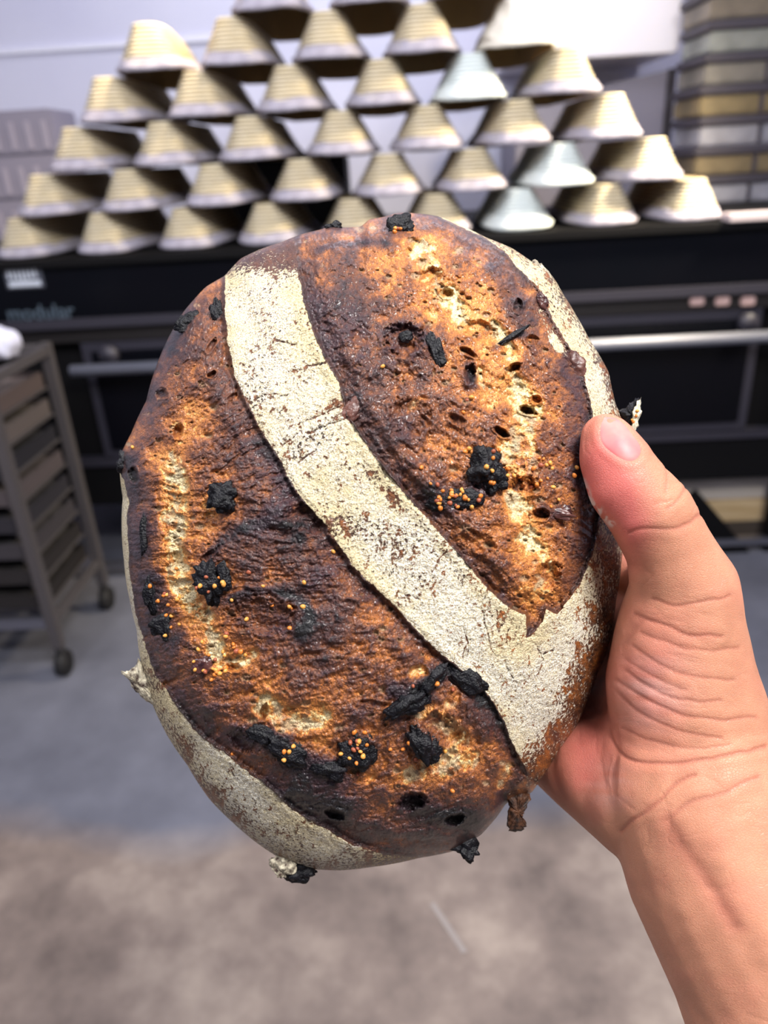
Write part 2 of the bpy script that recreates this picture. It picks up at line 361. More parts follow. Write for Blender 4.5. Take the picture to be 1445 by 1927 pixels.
# hood and cabinet on the back wall
h0 = at_y(960, 100, 3.3); h1 = at_y(1276, 98, 3.3)
hm = mat('white_enamel', srgb(240, 236, 240), .4)
e = tag(empty('extractor_hood', ((h0[0]+h1[0])/2, 3.5, h1[2])), 'white box hood on the wall behind the baskets at upper right', 'hood')
hw = (h1[0]-h0[0])/2
bm = bmesh.new(); box_bm(bm, -hw, hw, -.2, .3, 0, .24, .004); bm_obj('hood_body', bm, hm, e)
bm = bmesh.new(); box_bm(bm, -hw-.0, hw, -.215, .3, .245, .9, .006); bm_obj('hood_upper', bm, hm, e)
c0 = at_y(1120, 120, 3.35); c1 = at_y(1268, 112, 3.35)
e = tag(empty('wall_cabinet', ((c0[0]+c1[0])/2, 3.55, zt)), 'grey metal cabinet under the white hood, left of the dough boxes', 'cabinet')
cw = (c1[0]-c0[0])/2; gm = mat('lilac_grey_metal', srgb(130, 126, 140), .5)
top = float(c1[2])-zt-.03
bm = bmesh.new(); box_bm(bm, -cw-.3, cw, -.2, .25, -1.2, top, .004)
for v in bm.verts:
    if v.co.z > top-.02: v.co.z -= max(0, (cw-v.co.x))*.16
bm_obj('cabinet_body', bm, gm, e)
bm = bmesh.new(); box_bm(bm, cw-.02, cw+.01, -.215, -.2, -1.2, top); bm_obj('cabinet_edge', bm, mat('dark_edge', srgb(58, 54, 60), .6), e)
bm = bmesh.new(); box_bm(bm, -cw, cw-.02, -.206, -.2, .13, .14); bm_obj('cabinet_seam', bm, mat('dark_seam', srgb(50, 48, 54), .6), e)
# added dark box standing in for the shade between the middle baskets
f0 = at_y(432, 400, 2.95); f1 = at_y(655, 400, 2.95); ft = float(at_y(540, 300, 2.95)[2])
e = tag(empty('gap_shade_box', ((f0[0]+f1[0])/2, 3.05, zt)), 'added black box for the shade behind the lower middle baskets', 'box')
fw = (f1[0]-f0[0])/2
bm = bmesh.new(); box_bm(bm, -fw, fw, -.1, .15, .001, ft-zt, .005); bm_obj('gap_shade_body', bm, black_matt, e)
bm = bmesh.new(); box_bm(bm, -fw-.01, fw+.01, -.11, .16, ft-zt, ft-zt+.02, .004); bm_obj('gap_shade_lid', bm, dark_brown, e)
# grey crates at the far left on the oven
g1 = at_y(93, 215, 3.0); g0x = float(g1[0])-.6; gt = float(at_y(40, 205, 3.0)[2]); ngc = 3; gh = (gt-zt)/ngc
cr_m = mat('grey_crate_plastic', srgb(128, 124, 140), .6); rib_m = mat('paler_crate_rib', srgb(152, 146, 160), .6)
for k in range(ngc):
    e = tag(empty('plastic_crate', (g0x+.3, 3.12, zt+.001+k*gh)), 'grey ribbed plastic crate behind the left baskets, ' + ['lowest', 'middle', 'topmost'][k] + ' of three', 'crate', 'grey crates behind the baskets')
    bm = bmesh.new(); box_bm(bm, -.3, .3, -.12, .12, 0, gh-.003, .006); bm_obj('crate_body', bm, cr_m, e)
    for q in range(10):
        bm = bmesh.new(); x = -.27+q*.06; box_bm(bm, x-.008, x+.008, -.126, -.119, .015, gh-.04); bm_obj('crate_rib', bm, rib_m, e)

# ------------------------------------------------------------------ tray rack at the left
fp = at_z(113, 1222, .08); bx, by = float(fp[0]), float(fp[1])
RD, RW, RT = .34, .62, .85
e = tag(empty('tray_rack', (bx-RW/2, by+RD/2, 0)), 'tall steel tray rack on casters at the left edge in front of the oven', 'rack')
rk = mat('dull_rack_steel', srgb(92, 87, 88), .5, .4)
for sx in (-1, 1):
    for sy in (-1, 1):
        x, y = sx*RW/2, sy*RD/2
        bm = bmesh.new(); box_bm(bm, x-.014, x+.014, y-.014, y+.014, .09, RT, .002); p = bm_obj('rack_post', bm, rk, e)
        bm = bmesh.new(); tube_bm(bm, (x-.012, y, .036), (x+.012, y, .036), .036, 18); tube_bm(bm, (x, y, .05), (x, y, .095), .014, 10)
        bm_obj('caster', bm, mat('black_rubber', srgb(22, 20, 22), .7) if (sx, sy) == (-1, -1) else bpy.data.materials['black_rubber'], e, True)
for z, mm in ((.17, steel), (RT-.02, rk)):
    for sy in (-1, 1):
        bm = bmesh.new(); box_bm(bm, -RW/2+.014, RW/2-.014, sy*RD/2-.012, sy*RD/2+.012, z-.016, z+.016, .002); bm_obj('cross_bar', bm, mm, e)
    for sx in (-1, 1):
        bm = bmesh.new(); box_bm(bm, sx*RW/2-.012, sx*RW/2+.012, -RD/2+.014, RD/2-.014, z-.012, z+.012, .002); bm_obj('side_bar', bm, rk, e)
levels = [.20, .276, .352, .428, .504, .58, .656, .732]
tc_ = [(40, 36, 35), (46, 42, 42), (66, 62, 66), (50, 48, 54), (86, 78, 80), (42, 41, 47), (96, 88, 86), (92, 80, 78)]
for k, z in enumerate(levels):
    for sx in (-1, 1):
        bm = bmesh.new(); box_bm(bm, sx*(RW/2-.026)-.012, sx*(RW/2-.026)+.012, -RD/2+.014, RD/2-.014, z-.006, z, .001); bm_obj('runner', bm, rk, e)
    t = tag(empty('baking_tray', (bx-RW/2, by+RD/2, z+.001)), f'{["lowest","second from lowest","third from lowest","fourth from lowest","fourth from top","third from top","second from top","topmost"][k]} loaded baking tray on the steel rack', 'tray', 'baking trays on the left rack')
    mm = mat('tray_metal', srgb(*tc_[k]), .5, .2)
    bm = bmesh.new(); w, d = RW/2-.02, RD/2-.02+.012*((k*3) % 3)
    box_bm(bm, -w, w, -d, d, 0, .004)
    for r in ((-w, w, -d, -d+.006), (-w, w, d-.006, d), (-w, -w+.006, -d+.006, d-.006), (w-.006, w, -d+.006, d-.006)): box_bm(bm, *r, .004, .042)
    bm_obj('tray_body', bm, mm, t)
    bm = bmesh.new(); box_bm(bm, -w+.01, w-.01, -d+.01, d-.01, .005, .034, .01); bm_obj('tray_load', bm, mat('tray_load', srgb(*[min(255, v+26) for v in tc_[k]]), .8, noise=(14, srgb(*[int(v*.6) for v in tc_[k]]), (1, 1, 1))), t)
tp = at_y(12, 668, by+.02)
bm = bmesh.new(); bmesh.ops.create_icosphere(bm, subdivisions=3, radius=1)
for v in bm.verts:
    n = .12*math.sin(7*v.co.x+3*v.co.z)+.1*math.sin(9*v.co.y); v.co = Vector((v.co.x*.04, v.co.y*.06, v.co.z*.045 if v.co.z > 0 else v.co.z*.03))*(1+n)
o = bm_obj('folded_towel', bm, mat('white_towel', srgb(205, 205, 222), .95, bump=(60, .004)), None, True); o.location = (bx-.025, by+.17, RT+.030)
tag(o, 'crumpled white towel on top of the steel rack at the left edge', 'towel')

# ------------------------------------------------------------------ the loaf
LC = (705.0, 1020.0); D0 = .305
OUT = [(749,400),(792,402),(826,407),(871,426),(917,448),(963,467),(1000,492),(1024,503),(1042,523),(1060,554),(1084,593),(1109,639),(1130,672),(1145,700),(1151,730),(1158,760),(1172,790),(1184,850),(1186,920),(1177,980),(1174,1018),(1169,1062),(1159,1131),(1152,1182),(1142,1227),(1125,1265),(1105,1320),(1083,1369),(1052,1412),(1024,1457),(1000,1492),(975,1502),(952,1512),(936,1536),(904,1572),(849,1603),(787,1615),(704,1631),(640,1638),(591,1636),(530,1617),(484,1587),(439,1549),(394,1504),(352,1439),(314,1383),(284,1318),(266,1250),(257,1184),(243,1124),(233,1053),(229,1002),(231,937),(225,885),(228,853),(247,815),(275,755),(294,689),(313,643),(345,587),(387,540),(423,519),(452,487),(487,470),(531,455),(563,442),(603,432),(624,425),(647,428),(679,427),(694,413),(723,408)]
oa = np.array(OUT); oth = np.arctan2(oa[:, 1]-LC[1], oa[:, 0]-LC[0]); orr = np.hypot(oa[:, 0]-LC[0], oa[:, 1]-LC[1])
ix = np.argsort(oth); oth, orr = oth[ix], orr[ix]
tt = np.linspace(-math.pi, math.pi, 2881)[:-1]
rr_ = np.interp(tt, np.r_[oth-2*math.pi, oth, oth+2*math.pi], np.r_[orr, orr, orr])
kk = np.hanning(15); kk /= kk.sum(); rr_ = np.convolve(np.r_[rr_[-20:], rr_, rr_[:20]], kk, 'same')[20:-20]
def R_of(th): return np.interp(th, np.r_[tt, math.pi], np.r_[rr_, rr_[0]])
O1 = [(423,519),(422,583),(428,642),(441,705),(464,755),(483,795),(506,836),(530,874),(552,914),(576,948),(608,984),(637,1026),(670,1074),(702,1104),(737,1138),(776,1177),(814,1215),(848,1246),(877,1266),(911,1297),(932,1328),(949,1359),(963,1397),(981,1435),(991,1459),(972,1478),(955,1495),(960,1545),(910,1600),(849,1612),(787,1613),(721,1606),(669,1592),(601,1553),(549,1525),(511,1487),(463,1449),(421,1414),(380,1387),(338,1338),(316,1300),(293,1269),(276,1221),(262,1175),(254,1147),(243,1063),(240,1007),(243,937),(226,880),(180,850),(240,700),(320,560),(400,480)]
O2 = [(556,430),(560,505),(574,578),(592,630),(615,679),(638,722),(646,755),(652,780),(676,816),(704,858),(735,897),(769,938),(814,987),(856,1035),(890,1073),(925,1115),(963,1146),(989,1156),(994,1181),(991,1201),(1004,1191),(1018,1170),(1029,1146),(1048,1156),(1067,1132),(1088,1104),(1105,1066),(1119,1025),(1129,980),(1128,920),(1123,850),(1113,770),(1103,724),(1094,684),(1072,654),(1042,605),(1025,575),(1014,544),(987,517),(950,477),(917,451),(871,430),(826,408),(780,380),(650,390)]
def strokes(x, y, S):
    v = np.zeros(x.shape)
    for pts, w, a in S:
        w = w*(1.22 if S is PALE else 1)
        d = pl_dist(x, y, smooth_pl(pts, n=1) if len(pts) > 2 else pts); v = v+a*np.exp(-(d/w)**2)
    return v
PALE = [([(325,870),(330,960),(322,1050),(345,1110),(385,1170),(400,1225)], 22, 1.0), ([(500,1330),(550,1365),(600,1345)], 24, .9), ([(425,1245),(470,1235)], 16, .9),
        ([(790,1345),(840,1360),(865,1400)], 26, .7), ([(800,1450),(850,1440),(880,1430)], 24, .85), ([(745,1480),(760,1465)], 18, .6), ([(690,1470),(700,1465)], 10, .6), ([(940,1475),(960,1440)], 12, .7),
        ([(800,480),(815,530),(845,560)], 22, 1.0), ([(770,470),(850,440)], 14, .5), ([(870,600),(930,630),(955,655)], 24, .95), ([(905,700),(920,760)], 14, .7), ([(960,730),(1000,760),(975,820)], 26, .95), ([(960,860),(1000,880),(985,930)], 24, .9),
        ([(960,930),(1000,1000),(985,1020)], 20, .75), ([(1010,1040),(1035,1070),(1020,1110)], 22, .9), ([(935,1000),(920,1010)], 18, .4), ([(560,955),(620,975)], 18, .5), ([(750,770),(790,760)], 20, .45), ([(440,690),(470,750)], 18, .4), ([(332,800),(345,830)], 12, .6), ([(860,1310),(850,1320)], 9, .9), ([(780,1270),(795,1262)], 10, .8)]
GOLD = [([(345,780),(330,900),(325,1050),(360,1150),(410,1250),(520,1330),(600,1370)], 55, .36), ([(440,620),(455,720),(480,790)], 24, .30), ([(540,1300),(640,1330),(760,1290)], 45, .25), ([(400,530),(380,560)], 14, .38), ([(600,1230),(700,1210)], 30, .12),
        ([(720,1440),(800,1460),(900,1440)], 50, .22), ([(700,430),(800,440),(880,520),(940,640),(980,760),(990,860),(950,960),(1000,1080)], 75, .40), ([(620,490),(610,540)], 18, .25), ([(760,560),(840,640),(880,760)], 34, .22), ([(760,740),(800,830),(800,880)], 40, .20),
        ([(850,1000),(930,1080),(990,1130)], 40, .22), ([(1010,590),(1040,640),(1050,720)], 12, .35), ([(390,1230),(400,1280)], 20, .2), ([(870,870),(960,830)], 40, .2), ([(720,850),(790,940),(870,1030)], 20, .14), ([(560,900),(640,1000),(740,1130),(810,1200)], 16, .12)]
DARK = [([(480,830),(530,920),(560,1000)], 40, .30), ([(560,1050),(620,1150),(560,1200)], 60, .16), ([(700,1270),(620,1250)], 24, .12), ([(420,820),(450,880)], 26, .18), ([(400,560),(350,610),(310,680)], 26, .28), ([(300,700),(275,780),(250,860)], 18, .2), ([(255,900),(262,1050),(280,1180)], 11, .26), ([(290,1230),(350,1330),(440,1400)], 22, .30), ([(277,975),(272,1040)], 12, .5),
        ([(285,1090),(300,1150),(325,1200)], 24, .75), ([(370,1230),(390,1260)], 14, .4), ([(455,1385),(520,1390),(560,1430),(630,1450)], 22, .75), ([(550,1490),(660,1540),(760,1560),(880,1560)], 48, .48), ([(740,1300),(770,1310),(810,1285),(830,1262),(880,1280),(910,1310)], 17, .85), ([(925,1330),(960,1400),(975,1440)], 20, .35),
        ([(432,1130),(490,1108),(560,1120),(592,1160),(560,1200)], 10, .62), ([(450,1160),(520,1175)], 28, .26), ([(390,1045),(440,1000),(500,985)], 10, .55), ([(500,985),(590,990)], 7, .35), ([(470,960),(540,1010),(600,1080)], 30, .14), ([(773,1511),(790,1520)], 26, .8), ([(840,1540),(890,1535)], 18, .6), ([(640,1120),(700,1200)], 20, .12), ([(620,1530),(650,1525)], 20, .3),
        ([(640,500),(680,580),(700,680),(740,760),(760,800)], 42, .28), ([(590,560),(640,680),(680,770)], 16, .2), ([(600,470),(660,455),(730,458)], 7, .55), ([(735,430),(760,425)], 24, .5), ([(800,425),(900,470),(960,530),(1000,600)], 13, .32), ([(960,560),(985,610)], 14, .45), ([(930,655),(985,625)], 8, .7),
        ([(725,620),(760,605),(800,630),(825,670)], 10, .6), ([(790,720),(800,710)], 12, .4), ([(880,690),(890,720)], 11, .7), ([(1060,680),(1090,760),(1105,860),(1115,960),(1095,1050),(1075,1090)], 22, .38), ([(810,930),(850,945),(890,920),(920,890)], 26, .55), ([(1000,890),(1080,900)], 18, .3), ([(1020,960),(1065,970)], 17, .45), ([(880,640),(960,610)], 8, .25),
        ([(1085,840),(1090,900)], 14, .5), ([(780,1390),(810,1410)], 24, .5), ([(672,1410),(674,1416)], 28, .5), ([(235,860),(245,890)], 14, .55), ([(620,425),(650,430)], 10, .45), ([(700,1330),(640,1370)], 22, .16), ([(560,560),(575,600)], 10, .2), ([(740,830),(700,800)], 24, .1)]
HOLES = [(880,663,14,6,.5,4),(969,694,17,9,-.6,6),(885,705,10,16,.2,5),(993,773,17,8,.3,7),(941,812,15,6,.5,6),(841,552,11,9,.2,4),(975,575,9,11,0,3),(984,914,24,15,-.2,4),(1030,1085,26,20,-.6,4),(1018,968,14,10,0,5),(303,741,10,9,0,5),(252,893,9,15,-.3,6),(334,811,8,14,.4,4),(773,1511,22,13,-.3,8),(856,1542,20,9,-.2,7),(630,1532,18,9,.3,4),(810,520,16,20,.3,3.5),(905,625,30,15,.4,2.5),(400,705,8,5,-.6,3),(437,745,9,4,-.4,2),(1008,752,8,8,0,4),(340,1055,14,24,0,2.5),(500,1160,60,32,.1,2.5),(585,975,44,22,.15,3),(770,790,36,32,0,2.0),(760,640,32,26,.2,3.2),(840,1375,42,22,.6,3),(440,1255,12,9,0,4),(495,1340,8,14,.3,4),(400,650,6,14,.5,3),(955,905,22,26,0,2),(900,1020,30,16,.6,1.6),(460,1395,26,16,.6,2.2),(700,1325,26,6,.1,1.8),(395,1045,30,6,-.7,1.5),(1000,640,12,9,0,1.6),(860,790,14,8,.4,2)]
def loaf_fields(x, y):
    th = np.arctan2(y-LC[1], x-LC[0]); R = R_of(th); rho = np.clip(np.hypot(x-LC[0], y-LC[1])/R, 0, 1)
    wx = fbm(x, y, 26, 1, 3)*4; wy = fbm(x, y, 26, 5, 3)*4
    s1 = poly_sd(x+wx*.8, y+wy*.8, O1); s2 = poly_sd(x+wx*.6, y+wy*.6, O2); sd = np.minimum(s1, s2)
    sd = sd+1.6*fbm(x, y, 7, 2, 2); ins = sstep(1.2, -1.2, sd); in1 = (s1 < s2)
    dome = .053*np.clip(1-rho**2.5, 0, 1)**.54
    edge = sstep(1.0, .90, rho)
    # strand direction in the two openings
    ang = np.where(in1, np.interp(y, [500, 850, 1050, 1180, 1350, 1600], [-1.0, -.7, .1, .25, -.35, -.1]), np.interp(y, [400, 700, 1000, 1200], [.9, .75, .7, .9]))+.5*fbm(x, y, 160, 9, 2)
    xw = x+wx*3; yw = y+wy*3
    stre = np.zeros(x.shape)
    for kq in range(-4, 5):
        th0 = kq*.3; wgt = np.clip(1-np.abs(ang-th0)/.3, 0, 1)
        al = x*math.cos(th0)+y*math.sin(th0)+wx*3; ac = -x*math.sin(th0)+y*math.cos(th0)+wy*1.6
        stre = stre+wgt*(vn(al/55, ac/8, 2+kq)*.5+vn(al/34, ac/4.3, 3+kq)*.3+vn(al/18, ac/2.4, 4+kq)*.2)
    big = fbm(xw, yw, 90, 6, 3); mid = fbm(xw, yw, 30, 7, 4, .6); fine = fbm(x, y, 8, 8, 3, .6)
    ridg = 1-np.abs(fbm(xw, yw, 46, 10, 4, .55))*2.2
    pale = np.clip(strokes(x+wx*1.6, y+wy*1.6, PALE), 0, 1.2); gold = strokes(x+wx*3, y+wy*3, GOLD); dark = strokes(x+wx*1.5, y+wy*1.5, DARK)
    pale = .3*pale+.8*sstep(.26, .85, pale*(1+1.1*mid+.6*big+.5*fine))
    t = .54-.31*np.clip(gold, 0, 1.1)-.46*pale*np.clip(.62+1.5*mid+.9*fine+.5*stre, 0, 1.2)+.50*np.clip(dark, 0, 1)+.20*big+.24*mid+.15*fine+.10*fbm(x, y, 3.6, 9, 2)+np.where(in1, .13, .06)*stre
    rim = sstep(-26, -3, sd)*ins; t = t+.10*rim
    hole = np.zeros(x.shape)
    for hx, hy, ha, hb, hr, hd in HOLES:
        u = ((x+wx*.9-hx)*math.cos(hr)+(y+wy*.9-hy)*math.sin(hr))/ha; w = (-(x+wx*.9-hx)*math.sin(hr)+(y+wy*.9-hy)*math.cos(hr))/hb
        q = np.sqrt(u*u+w*w)+.45*mid+.3*fine; hole = hole+hd*sstep(1.25, .55, q)-.35*min(hd, 3)*np.exp(-((q-1.35)/.22)**2)
    # scattered small bubbles where the crumb is golden
    cell = 30.0; jx = np.floor(x/cell); jy = np.floor(y/cell); bub = np.zeros(x.shape)
    hsh = lambda a, b, k: np.abs(np.sin(a*12.9898+b*78.233+k*37.719)*43758.5453) % 1.0
    for dx in (-1, 0, 1):
        for dy in (-1, 0, 1):
            a, b = jx+dx, jy+dy; cx = (a+hsh(a, b, 1))*cell; cy = (b+hsh(a, b, 2))*cell; r0 = 3+8*hsh(a, b, 3)**2; on = hsh(a, b, 4) < .55
            q = np.hypot((x-cx), (y-cy)*1.5)/r0; bub = np.maximum(bub, on*sstep(1.3, .5, q))
    bub = bub*ins*sstep(.62, .45, t)
    t = t+.08*sstep(2, 6, hole)
    # height in metres towards the viewer
    hop = 1.25*(-.0026*sstep(0, -10, sd)+.0042*sstep(-8, -46, sd)+.0024*big+.0010*mid+.00060*fine+(.00065+.0003*in1)*stre+.0006*(ridg-.5)-.0026*pale*(.8+.6*mid)-.0007*hole-.0012*bub+.0009*sstep(-30, -14, sd)*sstep(-4, -12, sd))+.00030*fbm(x, y, 4.2, 4, 2)
    hop = hop+.0016*np.exp(-(pl_dist(x+wx, y+wy, [(800,418),(900,455),(985,535),(1050,650),(1090,740),(1108,860),(1116,960),(1098,1050),(1072,1105)])/17)**2)+.0013*np.exp(-(pl_dist(x+wx, y+wy, [(244,900),(256,1050),(275,1180),(330,1300),(400,1380),(500,1460),(600,1540)])/15)**2)
    gr = fbm(x, y, 5, 12, 2, .7)
    crack = np.zeros(x.shape)
    for pts in CRACKS: crack = np.maximum(crack, np.exp(-(pl_dist(x+wx*1.3, y+wy*1.3, pts)/1.2)**2))
    hcr = .0007*np.exp(-((sd-9)/10)**2)+.0004*fbm(x, y, 60, 13, 2)+.00034*gr+.00022*fbm(x, y, 14, 14, 2)-.0005*crack
    h = dome+(hop*ins+hcr*(1-ins))*(.25+.75*edge)
    # flour density
    along = (y-480)/900.0
    flk = fbm(x*1.3, y*.8, 16, 15, 3, .6); fl2 = fbm(x, y, 70, 3, 2)
    band = (s2 < 400) & (s1 < 400)
    dens = .655+.085*fl2-.05*sstep(.0,.35,fbm(x, y, 34, 1, 2))
    dens = dens-.30*sstep(535, 490, y)*sstep(640, 560, x)                      # bare upper end of the band
    dens = dens-.15*strokes(x, y, [([(640,985),(700,1000),(760,1020)], 30, 1), ([(690,880),(745,945)], 12, 1.1), ([(650,755),(600,770)], 6, .5), ([(720,1060),(800,1110)], 26, .45), ([(880,1070),(960,1150)], 28, .42), ([(905,1140),(960,1200)], 18, .5)])*(.8+.8*flk)
    dens = dens-.10*sstep(.1, .5, flk)
    rightside = sstep(600, 900, x-.0*y)*sstep(-.5, .3, (x-705)/R)
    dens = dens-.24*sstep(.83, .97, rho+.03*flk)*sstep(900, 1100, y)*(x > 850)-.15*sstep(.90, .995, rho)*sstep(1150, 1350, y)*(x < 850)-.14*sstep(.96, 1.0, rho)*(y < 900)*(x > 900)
    dens = dens-.22*crack
    dens = dens-.9*ins
    dust = .50*strokes(x, y, [([(1015,585),(1050,650)], 16, 1), ([(1040,640),(1065,670)], 10, .8), ([(715,850),(760,905)], 8, .45)])*ins
    dens = np.where(ins > .5, dust-.05, dens)
    return rho, h, t, ins, dens, bub, hole, sd, flk, mid, gr, fine, pale
CRACKS = [[(560,800),(600,780),(645,765)], [(575,815),(620,800),(650,790)], [(470,760),(500,745),(540,742)], [(540,700),(580,690),(612,680)], [(820,1060),(835,1045),(842,1040)], [(812,1078),(822,1060)], [(905,1150),(915,1190),(930,1230)], [(1005,1215),(1020,1240),(1012,1270)], [(870,1180),(880,1210),(870,1240)], [(560,870),(590,850),(600,835)], [(530,840),(560,815)], [(760,1120),(790,1130)], [(1020,1230),(1040,1225)], [(950,1240),(965,1280)], [(520,640),(560,650)]]
NG = 800
g = np.linspace(-1, 1, NG); A, B = np.meshgrid(g, g, indexing='ij')
big_ = np.abs(A) > np.abs(B)
with np.errstate(divide='ignore', invalid='ignore'):
    ph = np.where(big_, (math.pi/4)*np.where(A == 0, 0, B/np.where(A == 0, 1, A)), math.pi/2-(math.pi/4)*np.where(B == 0, 0, A/np.where(B == 0, 1, B)))
rad = np.where(big_, A, B); cx_, cy_ = rad*np.cos(ph), rad*np.sin(ph)
r_ = np.clip(np.hypot(cx_, cy_), 0, 1); th_ = np.arctan2(cy_, cx_); r2_ = .62*r_+.38*np.sin(r_*math.pi/2)
RR = R_of(th_); PX = LC[0]+RR*r2_*np.cos(th_); PY = LC[1]+RR*r2_*np.sin(th_)
rho, hh, tb, ins, dens, bub, hole, sdv, flk, mid, gr, fine, pale = loaf_fields(PX, PY)
LCW = at_depth(LC[0], LC[1], D0-.01)
front = at_depth(PX, PY, D0-hh)-LCW
# opening colour ramp
RAMP = np.array([(0.0, 230, 210, 164), (.12, 214, 178, 118), (.26, 206, 134, 64), (.40, 164, 98, 48), (.54, 114, 66, 41), (.68, 80, 47, 40), (.80, 56, 33, 34), (.90, 30, 22, 27), (1.0, 16, 15, 19)])
tc = np.clip(tb, 0, 1)
lin = lambda c: np.where(c/255 <= .04045, c/255/12.92, ((c/255+.055)/1.055)**2.4)
colr = np.stack([lin(np.interp(tc, RAMP[:, 0], RAMP[:, k])) for k in (1, 2, 3)], -1)
greyc = np.array([lin(172.), lin(154.), lin(124.)]); gm_ = np.clip(sstep(.55, 1.0, pale)*sstep(-.1, .35, fbm(PX, PY, 24, 4, 2))+.8*bub, 0, 1)[..., None]*.75*ins[..., None]
colr = colr*(1-gm_)+greyc*gm_
hk = sstep(3.5, 7, hole)[..., None]*.8; colr = colr*(1-hk)+np.array([.012, .009, .008])*hk
purple = sstep(.55, .75, tc)*sstep(-.1, .4, fbm(PX, PY, 70, 2, 2)); colr = colr*(1-purple[..., None]*.3)+np.array([lin(72.), lin(44.), lin(56.)])*purple[..., None]*.3
under = np.stack([lin(np.interp(np.clip(.5+.7*flk+.4*gr, 0, 1), [0, 1], v)) for v in ((48, 160), (27, 94), (20, 42))], -1)
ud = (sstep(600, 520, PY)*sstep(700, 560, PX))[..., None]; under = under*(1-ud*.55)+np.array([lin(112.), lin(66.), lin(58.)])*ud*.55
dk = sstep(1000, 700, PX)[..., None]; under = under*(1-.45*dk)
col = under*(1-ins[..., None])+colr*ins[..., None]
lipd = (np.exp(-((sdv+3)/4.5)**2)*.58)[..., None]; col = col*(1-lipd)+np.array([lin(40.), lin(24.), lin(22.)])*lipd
yel = np.clip(.35+.9*fbm(PX, PY, 110, 11, 3)+.35*np.exp(-(np.abs(sdv)/28)**2), 0, 1)
# back rings
ring = [(0, j) for j in range(NG)]+[(i, NG-1) for i in range(1, NG)]+[(NG-1, j) for j in range(NG-2, -1, -1)]+[(i, 0) for i in range(NG-2, 0, -1)]
ri = np.array([i*NG+j for i, j in ring]); base = front.reshape(-1, 3)[ri]; nr = len(ri)
prof = [(.997, .004), (.99, .010), (.975, .018), (.945, .026), (.90, .033), (.83, .038), (.72, .0405), (.5, .041), (.25, .041), (.02, .041)]
cen = at_depth(LC[0], LC[1], D0)-LCW
V = [front.reshape(-1, 3)]; i0 = NG*NG
thr = np.arctan2(base@UP, base@RI)
for s, d in prof:
    n = .0008*np.sin(thr*9+d*200)+.0006*np.sin(thr*23)
    V.append(cen+(base-cen)*s+FW*(d)+FW*n[:, None]*(s > .3))
V = np.concatenate(V)
a = np.arange(NG*NG).reshape(NG, NG)
F1 = np.stack([a[:-1, :-1], a[1:, :-1], a[1:, 1:], a[:-1, 1:]], -1).reshape(-1, 4)
idx = [ri]+[i0+k*nr+np.arange(nr) for k in range(len(prof))]; FB = []
for p_, q_ in zip(idx[:-1], idx[1:]): FB.append(np.stack([p_, np.roll(p_, -1), np.roll(q_, -1), q_], -1))
F2 = np.concatenate(FB)
# consistent winding: front faces must point to the camera
n0 = np.cross(V[F1[400000//1, 1]]-V[F1[400000, 0]], V[F1[400000, 2]]-V[F1[400000, 0]])
if n0@FW > 0: F1 = F1[:, ::-1]
c0_ = V[F2[10, 0]]; n1 = np.cross(V[F2[10, 1]]-c0_, V[F2[10, 2]]-c0_)
if n1@(c0_-cen) < 0: F2 = F2[:, ::-1]
FA = np.concatenate([F1, F2])
def np_mesh(name, V, Fq):
    me = bpy.data.meshes.new(name); k = Fq.shape[1]
    me.vertices.add(len(V)); me.vertices.foreach_set('co', V.astype(np.float32).ravel())
    me.loops.add(Fq.size); me.loops.foreach_set('vertex_index', Fq.astype(np.int32).ravel())
    me.polygons.add(len(Fq)); me.polygons.foreach_set('loop_start', np.arange(0, Fq.size, k, dtype=np.int32))
    me.polygons.foreach_set('use_smooth', np.ones(len(Fq), bool)); me.update(calc_edges=True); return me
lme = np_mesh('sourdough_loaf', V, FA)
nb = len(V)-NG*NG
def add_f(me, name, v):
    at = me.attributes.new(name, 'FLOAT', 'POINT'); at.data.foreach_set('value', v.astype(np.float32))
def add_c(me, name, c):
    at = me.attributes.new(name, 'FLOAT_COLOR', 'POINT'); at.data.foreach_set('color', np.concatenate([c, np.ones((len(c), 1))], 1).astype(np.float32).ravel())
bk = np.tile(np.array([[lin(120.), lin(70.), lin(32.)]]), (nb, 1))
add_c(lme, 'col', np.concatenate([col.reshape(-1, 3), bk])); add_f(lme, 'flour', np.r_[dens.ravel(), np.full(nb, .42)])
add_f(lme, 'open', np.r_[ins.ravel(), np.zeros(nb)]); add_f(lme, 'yel', np.r_[yel.ravel(), np.full(nb, .3)])
